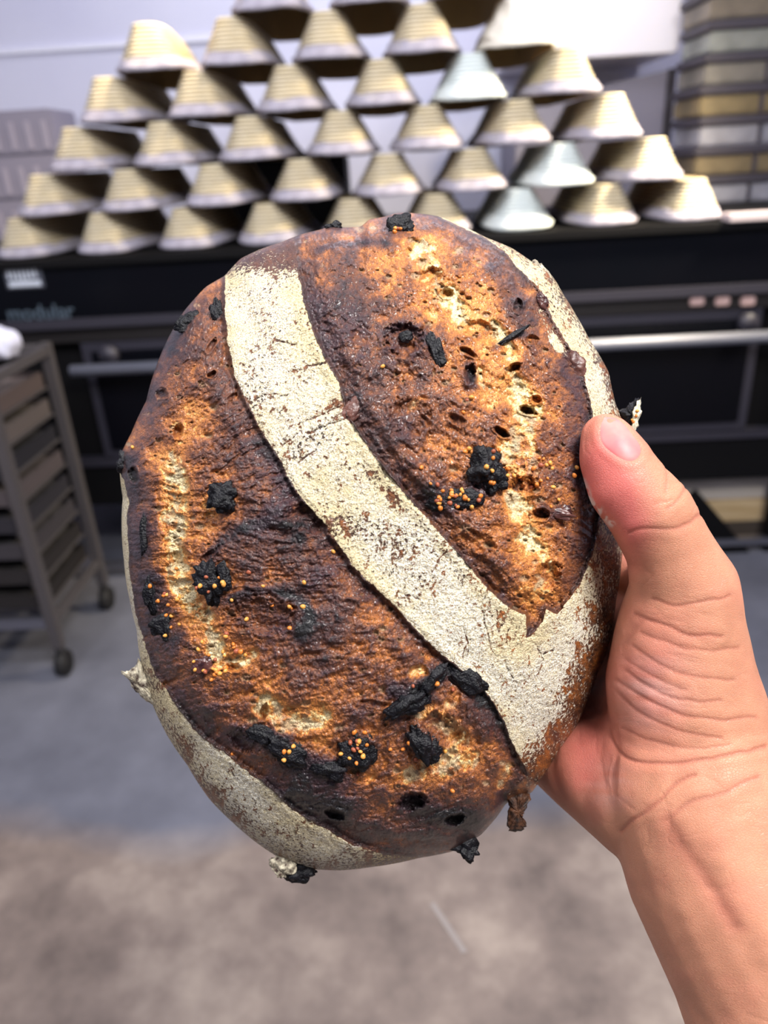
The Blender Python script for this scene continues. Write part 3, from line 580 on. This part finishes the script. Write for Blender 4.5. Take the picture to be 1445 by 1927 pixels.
def loaf_mat():
    m = bpy.data.materials.new('baked_crust'); m.use_nodes = True; nt = m.node_tree; b = nt.nodes['Principled BSDF']; N = nt.nodes.new; L = nt.links.new
    def at(n): a = N('ShaderNodeAttribute'); a.attribute_name = n; return a
    tcd = N('ShaderNodeTexCoord')
    def noise(s, d, r=.6): n = N('ShaderNodeTexNoise'); n.inputs['Scale'].default_value = s; n.inputs['Detail'].default_value = d; n.inputs['Roughness'].default_value = r; L(tcd.outputs['Object'], n.inputs['Vector']); return n
    def mth(op, a, b_=None, c=None):
        n = N('ShaderNodeMath'); n.operation = op
        for k, v in enumerate((a, b_, c)):
            if v is None: continue
            if isinstance(v, (int, float)): n.inputs[k].default_value = v
            else: L(v, n.inputs[k])
        return n.outputs[0]
    def mr(v, a, b_, c=0.0, d=1.0): n = N('ShaderNodeMapRange'); L(v, n.inputs['Value']); n.inputs['From Min'].default_value = a; n.inputs['From Max'].default_value = b_; n.inputs['To Min'].default_value = c; n.inputs['To Max'].default_value = d; return n.outputs[0]
    def mix(f, a, b_):
        n = N('ShaderNodeMix'); n.data_type = 'RGBA'; L(f, n.inputs['Factor'])
        for k, v in (('A', a), ('B', b_)):
            if isinstance(v, tuple): n.inputs[k].default_value = v
            else: L(v, n.inputs[k])
        return n.outputs['Result']
    c, f, o, y = at('col'), at('flour'), at('open'), at('yel')
    n1 = noise(820, 4, .66); n2 = noise(1900, 3); n3 = noise(260, 4)
    mask = mr(mth('SUBTRACT', f.outputs['Fac'], n1.outputs['Fac']), -.025, .03)
    fl = mix(mr(mth('ADD', y.outputs['Fac'], mth('MULTIPLY_ADD', n3.outputs['Fac'], 1.2, -.6)), .1, .9), srgb(236, 231, 218), srgb(232, 216, 178))
    fl = mix(mr(n2.outputs['Fac'], .36, .56), mix(mr(n3.outputs['Fac'], .3, .6), srgb(150, 126, 90), srgb(200, 182, 140)), fl)
    hv = N('ShaderNodeHueSaturation'); L(c.outputs['Color'], hv.inputs['Color']); L(mr(n2.outputs['Fac'], .33, .67, .5, 1.6), hv.inputs['Value'])
    base = mix(mask, hv.outputs[0], fl); L(base, b.inputs['Base Color'])
    ro = mth('ADD', mth('MULTIPLY', mask, .55), mr(n3.outputs['Fac'], .35, .65, .3, .52)); L(ro, b.inputs['Roughness'])
    L(mr(mask, 0, 1, .5, .08), b.inputs['Specular IOR Level'])
    hgt = mth('ADD', mth('MULTIPLY', n1.outputs['Fac'], mr(mask, 0, 1, .5, .9)), mth('MULTIPLY', n2.outputs['Fac'], .45))
    L(mr(mask, 0, 1, .34, 0), b.inputs['Coat Weight']); b.inputs['Coat Roughness'].default_value = .16
    bp = N('ShaderNodeBump'); bp.inputs['Distance'].default_value = .0015; bp.inputs['Strength'].default_value = .9; L(hgt, bp.inputs['Height']); L(bp.outputs[0], b.inputs['Normal'])
    return m
LM = loaf_mat()
loaf = newobj('sourdough_loaf', lme, None, LCW, LM)
tag(loaf, 'large dark-baked oval fig sourdough loaf with flour stripe, held up in a bare hand', 'bread')
# surface sampler
def surf(px, py):
    _r, h, *_ = loaf_fields(np.array([float(px)]), np.array([float(py)]))
    return at_depth(px, py, D0-float(h[0]))-LCW
def surf_many(P):
    P = np.array(P, float); _r, h, *_ = loaf_fields(P[:, 0], P[:, 1]); return at_depth(P[:, 0], P[:, 1], D0-h)-LCW
PXM = .272/F        # metres per pixel at the loaf
char_m = mat('charred_fig', srgb(9, 10, 14), .34, noise=(500, srgb(22, 21, 27), (1, 1, 1)), bump=(1300, .0006), spec=.3)
skin_fig = mat('glossy_fig_skin', srgb(48, 26, 30), .25, noise=(300, srgb(92, 56, 50), (1, 1, 1)), bump=(500, .0006))
rust_m = mat('baked_brown_lump', srgb(110, 72, 62), .35, noise=(200, srgb(66, 40, 38), (1, 1, 1)), bump=(500, .0006))
def lump(name, px, py, rx, ry, rot, lift, m, jag=.35, thick=.6, sd=0, back=0.0, sub=4):
    bm = bmesh.new(); bmesh.ops.create_icosphere(bm, subdivisions=sub, radius=1); r = random.Random(sd)
    from mathutils import noise as mn
    off = Vector((r.uniform(-9, 9), r.uniform(-9, 9), r.uniform(-9, 9)))
    c = Vector(surf(px, py)) if back == 0 else Vector(at_depth(px, py, D0-back)-LCW)
    R_, U_, N_ = Vector(RI), Vector(UP), Vector(-FW); cr, sr = math.cos(rot), math.sin(rot)
    for v in bm.verts:
        q = v.co.copy(); n = mn.noise(q*1.6+off)*jag*1.7+(.35-abs(mn.noise(q*2.6+off)))*jag*1.0+(.3-abs(mn.noise(q*5.5+off)))*jag*.9+mn.noise(q*13+off)*jag*.35
        q = q*(1+n); x, y = q.x*rx*PXM, q.y*ry*PXM
        v.co = c+R_*(x*cr-y*sr)+U_*(x*sr+y*cr)+N_*(q.z*thick*.8*min(rx, ry)*PXM+lift*PXM)
    return bm_obj(name, bm, m, loaf, True)
FIGS = [(421,935,25,24,.2,6,.4,.6),(398,1092,24,32,.1,6,.5,.6),(424,1082,10,26,.2,10,.3,.5),(912,882,26,28,.4,8,.5,.7),(930,905,18,16,0,4,.5,.5),(768,1322,38,16,.5,8,.35,.8),(815,1276,30,11,.9,10,.3,.8),(872,1272,42,18,-.6,5,.3,.5),(673,1411,30,30,0,2,.3,.4),(790,1395,17,32,.35,7,.35,.6),(812,1412,14,20,-.2,5,.35,.5),(625,1448,28,14,-.1,5,.5,.6),(540,1412,32,22,-.6,3,.4,.4),(500,1385,30,14,-.3,2,.4,.3),(410,588,11,22,.1,5,.4,.6),(352,608,22,16,.6,4,.4,.5),(763,636,12,11,0,8,.2,.7),(820,660,10,24,.3,4,.5,.5),(960,636,34,5,.55,10,.3,1.0),(286,1120,12,30,.1,3,.5,.4),(312,1178,24,22,.3,3,.4,.3),(752,428,26,22,.2,3,.3,.5),(855,940,40,16,.1,1,.4,.3),(668,1418,26,22,0,3,.35,.4),(272,1005,8,36,0,4,.3,.5),(630,427,14,7,.2,3,.5,.7)]
for k, (x, y, rx, ry, ro, li, jg, tk) in enumerate(FIGS):
    o = lump('fig_piece', x, y, rx, ry, ro, li, char_m, jg, tk, sd=k)
for k, (x, y, rx, ry, ro, m) in enumerate([(1078,690,22,26,.2,rust_m),(662,775,14,24,-.5,rust_m),(1050,966,26,9,-.2,skin_fig),(1062,962,11,11,0,skin_fig),(1020,568,10,16,.3,skin_fig),(383,1250,20,14,.4,skin_fig)]):
    lump('fig_skin_lump', x, y, rx, ry, ro, 3, m, .25, .55, sd=40+k)
# pieces that stick out past the rim
crust_flap = mat('floured_torn_crust', srgb(60, 40, 32), .7, noise=(420, srgb(222, 212, 186), (1, 1, 1)), bump=(700, .001))
crust_flap2 = mat('torn_brown_crust', srgb(32, 21, 18), .6, noise=(300, srgb(92, 56, 34), (1, 1, 1)), bump=(700, .001))
lump('edge_fig', 240, 872, 18, 22, 0, 0, char_m, .4, .8, 60, back=.006)
lump('edge_fig', 560, 1640, 34, 19, -.1, 0, char_m, .35, .9, 61, back=.002)
lump('edge_fig', 534, 1626, 24, 22, -.3, 4, crust_flap, .35, .8, 66, back=.003)
lump('edge_fig', 876, 1596, 26, 17, -.5, 0, char_m, .5, .8, 62, back=.004)
def flap(name, pts, depth, m, th=.0022, sd=0):
    """a torn flake of crust: jagged outline with thickness, slightly cupped"""
    r = random.Random(sd); P = []
    for i in range(len(pts)):
        a_, b_ = pts[i], pts[(i+1) % len(pts)]
        for k in range(5):
            t = k/5; P.append((a_[0]+(b_[0]-a_[0])*t+r.uniform(-2.2, 2.2), a_[1]+(b_[1]-a_[1])*t+r.uniform(-2.2, 2.2)))
    cx, cy = sum(p[0] for p in P)/len(P), sum(p[1] for p in P)/len(P)
    bm = bmesh.new(); layers = []
    for (s, dz) in ((.0, -th*.9), (.5, -th*.8), (.9, -th*.3), (1.0, th*.2), (.96, th), (.5, th*1.3), (0, th*1.3)):
        layers.append([bm.verts.new(Vector(at_depth(cx+(x-cx)*s, cy+(y-cy)*s, depth+dz+.0004*math.sin(x*.4+y*.3)*(s > 0))-LCW)) for x, y in P])
    n = len(P)
    for l0, l1 in zip(layers[:-1], layers[1:]):
        for i in range(n): bm.faces.new((l0[i], l0[(i+1) % n], l1[(i+1) % n], l1[i]))
    bmesh.ops.remove_doubles(bm, verts=bm.verts, dist=1e-6); bmesh.ops.recalc_face_normals(bm, faces=bm.faces)
    return bm_obj(name, bm, m, loaf, False)
flap('crust_flap', [(950,1490),(975,1478),(1000,1500),(990,1525),(982,1535),(991,1552),(984,1563),(960,1566),(952,1550),(957,1520)], .299, crust_flap2, .003, 1)
flap('crust_flap', [(226,1264),(245,1262),(262,1240),(290,1290),(300,1335),(275,1318),(250,1296),(238,1276)], .301, crust_flap, .003, 2)
flap('crust_flap', [(998,500),(1005,488),(1018,497),(1040,520),(1058,556),(1040,548),(1012,520)], .302, crust_flap, .003, 3)
flap('fig_flake', [(1165,775),(1183,762),(1196,748),(1206,752),(1204,775),(1198,800),(1190,822),(1178,810)], .302, char_m, .003, 4)
flap('floured_flake', [(1193,765),(1205,748),(1207,775),(1200,800),(1191,820),(1184,815),(1190,795)], .2985, mat('pale_floured_skin', srgb(214, 206, 182), .9, bump=(600, .001)), .0018, 5)
# seeds
SEEDS = []
for cx, cy, sx, sy, n in ((850,940,42,18,26),(925,880,24,34,8),(1035,880,34,30,11),(315,1145,26,48,16),(398,1245,30,30,16),(400,1100,26,16,8),(672,1410,26,30,16),(535,1425,14,16,4),(480,1130,90,40,5),(880,755,8,14,3),(1040,950,14,18,2),(750,430,12,10,4),(1192,780,10,18,5),(430,1210,30,30,7),(800,1420,40,30,4)):
    for k in range(n): SEEDS.append((cx+RNG.normal()*sx*.6, cy+RNG.normal()*sy*.6))
SEEDS += [(495,1103),(572,1096),(548,1144),(546,1182),(468,1077),(627,1038),(445,1225),(420,1226),(250,842),(437,1419),(777,1291),(822,1287),(852,1298),(770,1398),(734,1410),(851,1488),(1010,912),(1000,917),(875,850),(882,845),(810,910),(823,912),(1080,895),(1040,917),(955,895),(967,895),(978,897),(793,880),(1013,750),(720,690),(403,536),(387,541)]
SEEDS = [p for p in SEEDS if np.hypot(p[0]-LC[0], p[1]-LC[1]) < .985*R_of(math.atan2(p[1]-LC[1], p[0]-LC[0])) or p[0] > 1170]
seed_ms = [mat('golden_fig_seed', srgb(214, 150, 70), .45), mat('amber_fig_seed', srgb(206, 120, 48), .4), mat('rusty_fig_seed', srgb(150, 78, 52), .5)]
sme = []
for m in seed_ms:
    bm = bmesh.new(); bmesh.ops.create_icosphere(bm, subdivisions=2, radius=1)
    for v in bm.verts: v.co = Vector((v.co.x*(1+.25*v.co.y), v.co.y*1.18, v.co.z*.85))
    me = bpy.data.meshes.new('fig_seed'); bm.to_mesh(me); bm.free(); me.materials.append(m)
    me.polygons.foreach_set('use_smooth', [True]*len(me.polygons)); sme.append(me)
bpy.context.view_layer.update()
dg = bpy.context.evaluated_depsgraph_get()
# one ray-cast tree over loaf lumps so that seeds sit on top of fig pieces
def tree_of(objs):
    vs, ps, o0 = [], [], 0
    for o in objs:
        n = len(o.data.vertices); c = np.empty(n*3, np.float32); o.data.vertices.foreach_get('co', c); vs += [tuple(v) for v in c.reshape(-1, 3)]
        ps += [tuple(i+o0 for i in p.vertices) for p in o.data.polygons]; o0 += n
    return BVHTree.FromPolygons(vs, ps)
lt = tree_of([o for o in loaf.children if o.name.startswith(('fig_piece', 'fig_skin', 'fig_flake', 'edge_fig', 'floured'))])
SP = surf_many(SEEDS)
for k, (x, y) in enumerate(SEEDS):
    c = Vector(SP[k]); dr = (c+Vector(LCW)-Vector(CAM)); org = Vector(CAM)-Vector(LCW)
    hit = lt.ray_cast(org, dr.normalized())
    if hit[0] is not None and hit[3] < dr.length: c = hit[0]
    elif x > 1160 and not hit[0]: continue
    o = bpy.data.objects.new('fig_seed', sme[int(RNG.choice([0, 0, 1, 1, 2]))]); COL.objects.link(o); o.parent = loaf; s = PXM*RNG.uniform(3.0, 4.9)
    o.location = c-Vector(FW)*s*.35; o.scale = (s, s, s); o.rotation_euler = (RNG.uniform(0, 6), RNG.uniform(0, 6), RNG.uniform(0, 6))

# ------------------------------------------------------------------ the hand
CH = [  # chains of (px, py, depth, radius px)
 [(1139,824,.2665,47),(1152,862,.2655,62),(1180,915,.2645,74),(1222,965,.2645,79),(1260,1035,.268,80),(1287,1110,.273,98),(1279,1200,.279,119),(1281,1290,.283,138),(1302,1390,.285,149),(1318,1505,.280,176),(1365,1635,.274,186),(1468,1815,.266,206),(1600,2100,.252,240),(1700,2300,.240,265)],
 [(1302,1390,.285,140),(1200,1440,.297,110),(1135,1448,.305,98)],
 [(1318,1505,.28,160),(1215,1508,.29,116),(1170,1502,.296,90),(1100,1455,.310,78),(1040,1430,.326,54),(985,1390,.345,50)],
 [(1281,1290,.285,120),(1200,1330,.318,95),(1140,1370,.330,85),(1135,1448,.305,88)],
 [(1279,1200,.285,100),(1215,1190,.320,80),(1170,1150,.337,66),(1152,1075,.347,50)],
 [(1200,1330,.318,90),(1180,1240,.332,75),(1170,1150,.337,66)],
 [(1262,1060,.285,55),(1222,1095,.318,48),(1176,1078,.336,46)],
 [(1170,1078,.338,48),(1080,1020,.360,42),(960,985,.3625,40),(860,970,.3625,36)],
 [(1170,1150,.340,52),(1060,1120,.361,46),(920,1095,.363,42),(800,1080,.3625,37)],
 [(1165,1240,.340,50),(1050,1225,.361,44),(920,1200,.363,41),(810,1180,.3625,36)],
 [(1145,1340,.338,48),(1040,1325,.360,40),(940,1300,.362,36),(860,1285,.3615,32)],
]
bm = bmesh.new(); ico = bmesh.new(); bmesh.ops.create_icosphere(ico, subdivisions=3, radius=1)
iv = np.array([v.co[:] for v in ico.verts]); ifc = np.array([[v.index for v in f.verts] for f in ico.faces]); ico.free(); bm.free()
vs, fs, cnt = [], [], 0
for ch in CH:
    for a_, b_ in zip(ch[:-1], ch[1:]):
        pa, pb = at_depth(a_[0], a_[1], a_[2]), at_depth(b_[0], b_[1], b_[2]); ra, rb = a_[3]*a_[2]/F, b_[3]*b_[2]/F
        n = max(2, int(np.linalg.norm(pb-pa)/(min(ra, rb)*.16)))
        for k in range(n+1):
            t = k/n; c = pa+(pb-pa)*t; r = ra+(rb-ra)*t; vs.append(c+iv*r); fs.append(ifc+cnt); cnt += len(iv)
hv = np.concatenate(vs); hf = np.concatenate(fs)
HC = at_depth(1300, 1500, .28)
me = np_mesh('hand_tmp', hv-HC, hf); ho = bpy.data.objects.new('hand_tmp', me); COL.objects.link(ho)
md = ho.modifiers.new('r', 'REMESH'); md.mode = 'VOXEL'; md.voxel_size = .0011; md.use_smooth_shade = True
md = ho.modifiers.new('s', 'SMOOTH'); md.factor = .5; md.iterations = 17
md = ho.modifiers.new('u', 'SUBSURF'); md.levels = 1; md.render_levels = 1
dg = bpy.context.evaluated_depsgraph_get(); hme = bpy.data.meshes.new_from_object(ho.evaluated_get(dg)); bpy.data.objects.remove(ho)
hme.name = 'person'
nv = len(hme.vertices); co = np.empty(nv*3, np.float32); hme.vertices.foreach_get('co', co); co = co.reshape(-1, 3).astype(float)
nn = np.empty(nv*3, np.float32); hme.vertices.foreach_get('normal', nn); nn = nn.reshape(-1, 3).astype(float)
hx, hy, hd = to_px(co+HC); face = np.clip(-(nn@FW), 0, 1); fm = sstep(.05, .3, face)
CR = [([(1143,1255),(1139,1320),(1147,1383),(1168,1419),(1196,1434),(1249,1437),(1319,1429),(1389,1417),(1440,1405)], 6, 1.5),
      ([(1168,1564),(1196,1538),(1231,1510),(1259,1485),(1305,1457)], 6, 1.3), ([(1256,1545),(1301,1510),(1354,1492),(1424,1461)], 7, .8), ([(1254,1545),(1284,1594),(1315,1636),(1347,1689),(1380,1740)], 26, 1.6),
      ([(1197,1158),(1241,1175),(1292,1193),(1354,1196)], 6, .9), ([(1231,1131),(1275,1141),(1327,1134),(1370,1120)], 6, .8), ([(1186,1003),(1217,994),(1268,995),(1300,982),(1325,962)], 6, .9), ([(1255,958),(1279,939),(1292,912)], 5, .7), ([(1252,880),(1258,900),(1252,925)], 5, .5), ([(1235,950),(1262,940)], 5, .4),
      ([(1147,1271),(1196,1306),(1249,1334),(1301,1352),(1372,1355),(1420,1350)], 6, .8), ([(1160,1300),(1196,1341),(1249,1366),(1301,1383),(1354,1387)], 6, .75), ([(1178,1262),(1225,1298),(1284,1320),(1354,1317)], 6, .7), ([(1190,1215),(1240,1250),(1300,1275),(1380,1280)], 6, .7), ([(1205,1190),(1260,1215),(1320,1225),(1390,1222)], 6, .65), ([(1170,1370),(1220,1395),(1290,1410),(1370,1400)], 5, .55), ([(1175,1240),(1230,1275),(1290,1298)], 5, .5),
      ([(1140,1380),(1130,1430),(1140,1480)], 7, .35), ([(1190,1520),(1165,1500),(1140,1470)], 6, .3), ([(1205,1170),(1170,1210),(1150,1260)], 9, .5)]
disp = np.zeros(nv)
wxh = fbm(hx, hy, 40, 2, 2)*5
for pts, w, dmm in CR:
    d = pl_dist(hx+wxh, hy+wxh, smooth_pl(pts, n=2)); disp -= dmm*.001*.34*np.exp(-(d/(w*.55))**2); disp += dmm*.00010*np.exp(-((d-w*2.4)/(w*1.3))**2)
# fine folds over the ball of the thumb
zone = np.exp(-((hx-1290)/120)**2-((hy-1270)/130)**2); al = hx*.97+hy*.22; ac = hy*.97-hx*.22+14*np.sin(hx/90)
disp += zone*(.00010*vn(al/70, ac/13, 3)-.00016*sstep(.25,.0,np.abs(vn(al/60, ac/9, 6)))*sstep(-.2,.5,vn(al/50,ac/30,2)))-.00010*fm*sstep(.12,.0,np.abs(fbm(hx,hy,46,8,2)))*sstep(0,.4,fbm(hx,hy,80,1,2))+.0006*fbm(hx, hy, 90, 7, 2)
# tendons on the wrist, pads
disp += .0012*np.exp(-(pl_dist(hx, hy, [(1330,1560),(1400,1650),(1470,1760)])/46)**2)
disp += .0015*np.exp(-((hx-1165)/32)**2-((hy-1470)/50)**2)
# nail bed groove
NAIL = [(1134,782),(1142,772),(1155,773),(1172,793),(1190,816),(1206,836),(1209,850),(1202,864),(1188,870),(1172,867),(1150,853),(1133,838),(1127,822),(1128,800)]
nsd = poly_sd(hx, hy, smooth_pl(NAIL, True, 2)); front_t = sstep(.1, .3, face)*(hd < .275)
disp += front_t*(-.0007*sstep(2, -4, nsd)+.00025*np.exp(-((nsd-9)/7)**2)*sstep(770, 810, hy))
co = co+nn*(disp*fm)[:, None]
hme.vertices.foreach_set('co', co.astype(np.float32).ravel()); hme.update()
# skin tone map: pinker fingertip, ball of the thumb and heel of the hand
pk = 1.0*np.exp(-((hx-1130)/75)**2-((hy-880)/95)**2)+.75*np.exp(-(pl_dist(hx, hy, [(1165,930),(1195,985)])/40)**2)+.55*np.exp(-((hx-1200)/80)**2-((hy-1270)/120)**2)+.75*np.exp(-((hx-1105)/70)**2-((hy-1420)/90)**2)+.45*np.exp(-((hx-1190)/25)**2-((hy-1050)/40)**2)
pk = np.clip(pk+.18*fbm(hx, hy, 50, 3, 3), 0, 1)
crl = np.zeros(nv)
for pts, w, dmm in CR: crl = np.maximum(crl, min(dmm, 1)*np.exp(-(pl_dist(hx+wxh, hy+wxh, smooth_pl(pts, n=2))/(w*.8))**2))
pal = np.clip(np.exp(-((hx-1225)/60)**2-((hy-1300)/70)**2)*.8+.7*np.exp(-((hx-1150)/35)**2-((hy-1480)/40)**2), 0, 1)*(.6+.6*vn(al/70, ac/11, 3))
S0, S1, S2, S3 = [np.array([lin(float(v)) for v in c]) for c in ((197, 136, 108), (212, 104, 102), (166, 96, 80), (226, 184, 176))]
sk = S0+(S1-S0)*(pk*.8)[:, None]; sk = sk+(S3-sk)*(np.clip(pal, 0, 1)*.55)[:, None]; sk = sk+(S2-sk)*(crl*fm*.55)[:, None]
fdust = (np.exp(-(pl_dist(hx, hy, [(1094,905),(1112,945),(1150,985)])/7)**2)*sstep(-.1, .3, fbm(hx, hy, 9, 5, 2)))[:, None]; sk = sk+(np.array([.8, .76, .7])-sk)*fdust*.8
add_c(hme, 'col', sk)
def skin_mat():
    m = bpy.data.materials.new('skin'); m.use_nodes = True; nt = m.node_tree; b = nt.nodes['Principled BSDF']; L = nt.links.new
    at = nt.nodes.new('ShaderNodeAttribute'); at.attribute_name = 'col'; tcd = nt.nodes.new('ShaderNodeTexCoord')
    n = nt.nodes.new('ShaderNodeTexNoise'); n.inputs['Scale'].default_value = 90; n.inputs['Detail'].default_value = 6
    v = nt.nodes.new('ShaderNodeTexVoronoi'); v.inputs['Scale'].default_value = 900; v.feature = 'DISTANCE_TO_EDGE'
    mp = nt.nodes.new('ShaderNodeMapping'); mp.inputs['Scale'].default_value = (1, 1, 1.9); mp.inputs['Rotation'].default_value = (0, .3, 0)
    hs = nt.nodes.new('ShaderNodeHueSaturation'); mr = nt.nodes.new('ShaderNodeMapRange'); mr.inputs['From Min'].default_value = .3; mr.inputs['From Max'].default_value = .7; mr.inputs['To Min'].default_value = .9; mr.inputs['To Max'].default_value = 1.08
    L(tcd.outputs['Object'], n.inputs['Vector']); L(tcd.outputs['Object'], mp.inputs[0]); L(mp.outputs[0], v.inputs['Vector'])
    L(n.outputs['Fac'], mr.inputs['Value']); L(mr.outputs[0], hs.inputs['Value']); L(at.outputs['Color'], hs.inputs['Color']); L(hs.outputs[0], b.inputs['Base Color'])
    b.inputs['Roughness'].default_value = .5; b.inputs['Specular IOR Level'].default_value = .35
    b.inputs['Subsurface Weight'].default_value = .18; b.inputs['Subsurface Radius'].default_value = (1, .35, .2); b.inputs['Subsurface Scale'].default_value = .005
    mn = nt.nodes.new('ShaderNodeMath'); mn.operation = 'MINIMUM'; mn.inputs[1].default_value = .12; L(v.outputs['Distance'], mn.inputs[0])
    bp = nt.nodes.new('ShaderNodeBump'); bp.inputs['Distance'].default_value = .0012; bp.inputs['Strength'].default_value = .55; L(mn.outputs[0], bp.inputs['Height']); L(bp.outputs[0], b.inputs['Normal'])
    return m
SKM = skin_mat()
hand = newobj('person', hme, None, HC, SKM, True)
tag(hand, 'bare right hand and forearm gripping the loaf by its right side, thumb in front', 'person')
# thumb nail: a curved plate lying on the thumb
ht = BVHTree.FromPolygons([tuple(v) for v in co], [tuple(p.vertices) for p in hme.polygons])
npx = smooth_pl(NAIL, True, 2); ncx, ncy = np.mean(npx, 0)
def onhand(px, py, lift):
    dr = Vector(at_depth(px, py, 1.0)-CAM).normalized(); hit = ht.ray_cast(Vector(CAM-HC), dr)
    if hit[0] is None: hit = ht.find_nearest(Vector(at_depth(px, py, .262)-HC))
    return hit[0]+Vector(-FW)*lift
bm = bmesh.new(); lay = []
for s, lf in ((0, .0008), (.3, .0008), (.6, .0007), (.85, .0005), (.96, .00025), (1.02, -.0008)):
    lay.append([bm.verts.new(onhand(ncx+(x-ncx)*s, ncy+(y-ncy)*s, lf)) for x, y in npx])
for l0, l1 in zip(lay[:-1], lay[1:]):
    for i in range(len(npx)): bm.faces.new((l0[i], l0[(i+1) % len(npx)], l1[(i+1) % len(npx)], l1[i]))
bmesh.ops.remove_doubles(bm, verts=bm.verts, dist=1e-6); bmesh.ops.recalc_face_normals(bm, faces=bm.faces)
for _ in range(3): bmesh.ops.smooth_vert(bm, verts=[v for v in bm.verts if not v.is_boundary], factor=.5, use_axis_x=True, use_axis_y=True, use_axis_z=True)
nm = mat('finger_nail', srgb(206, 116, 118), .45, noise=(110, srgb(214, 140, 132), (1, 1, 1)), spec=.3)
tag(bm_obj('thumb_nail', bm, nm, hand, True), 'short trimmed pink thumb nail')
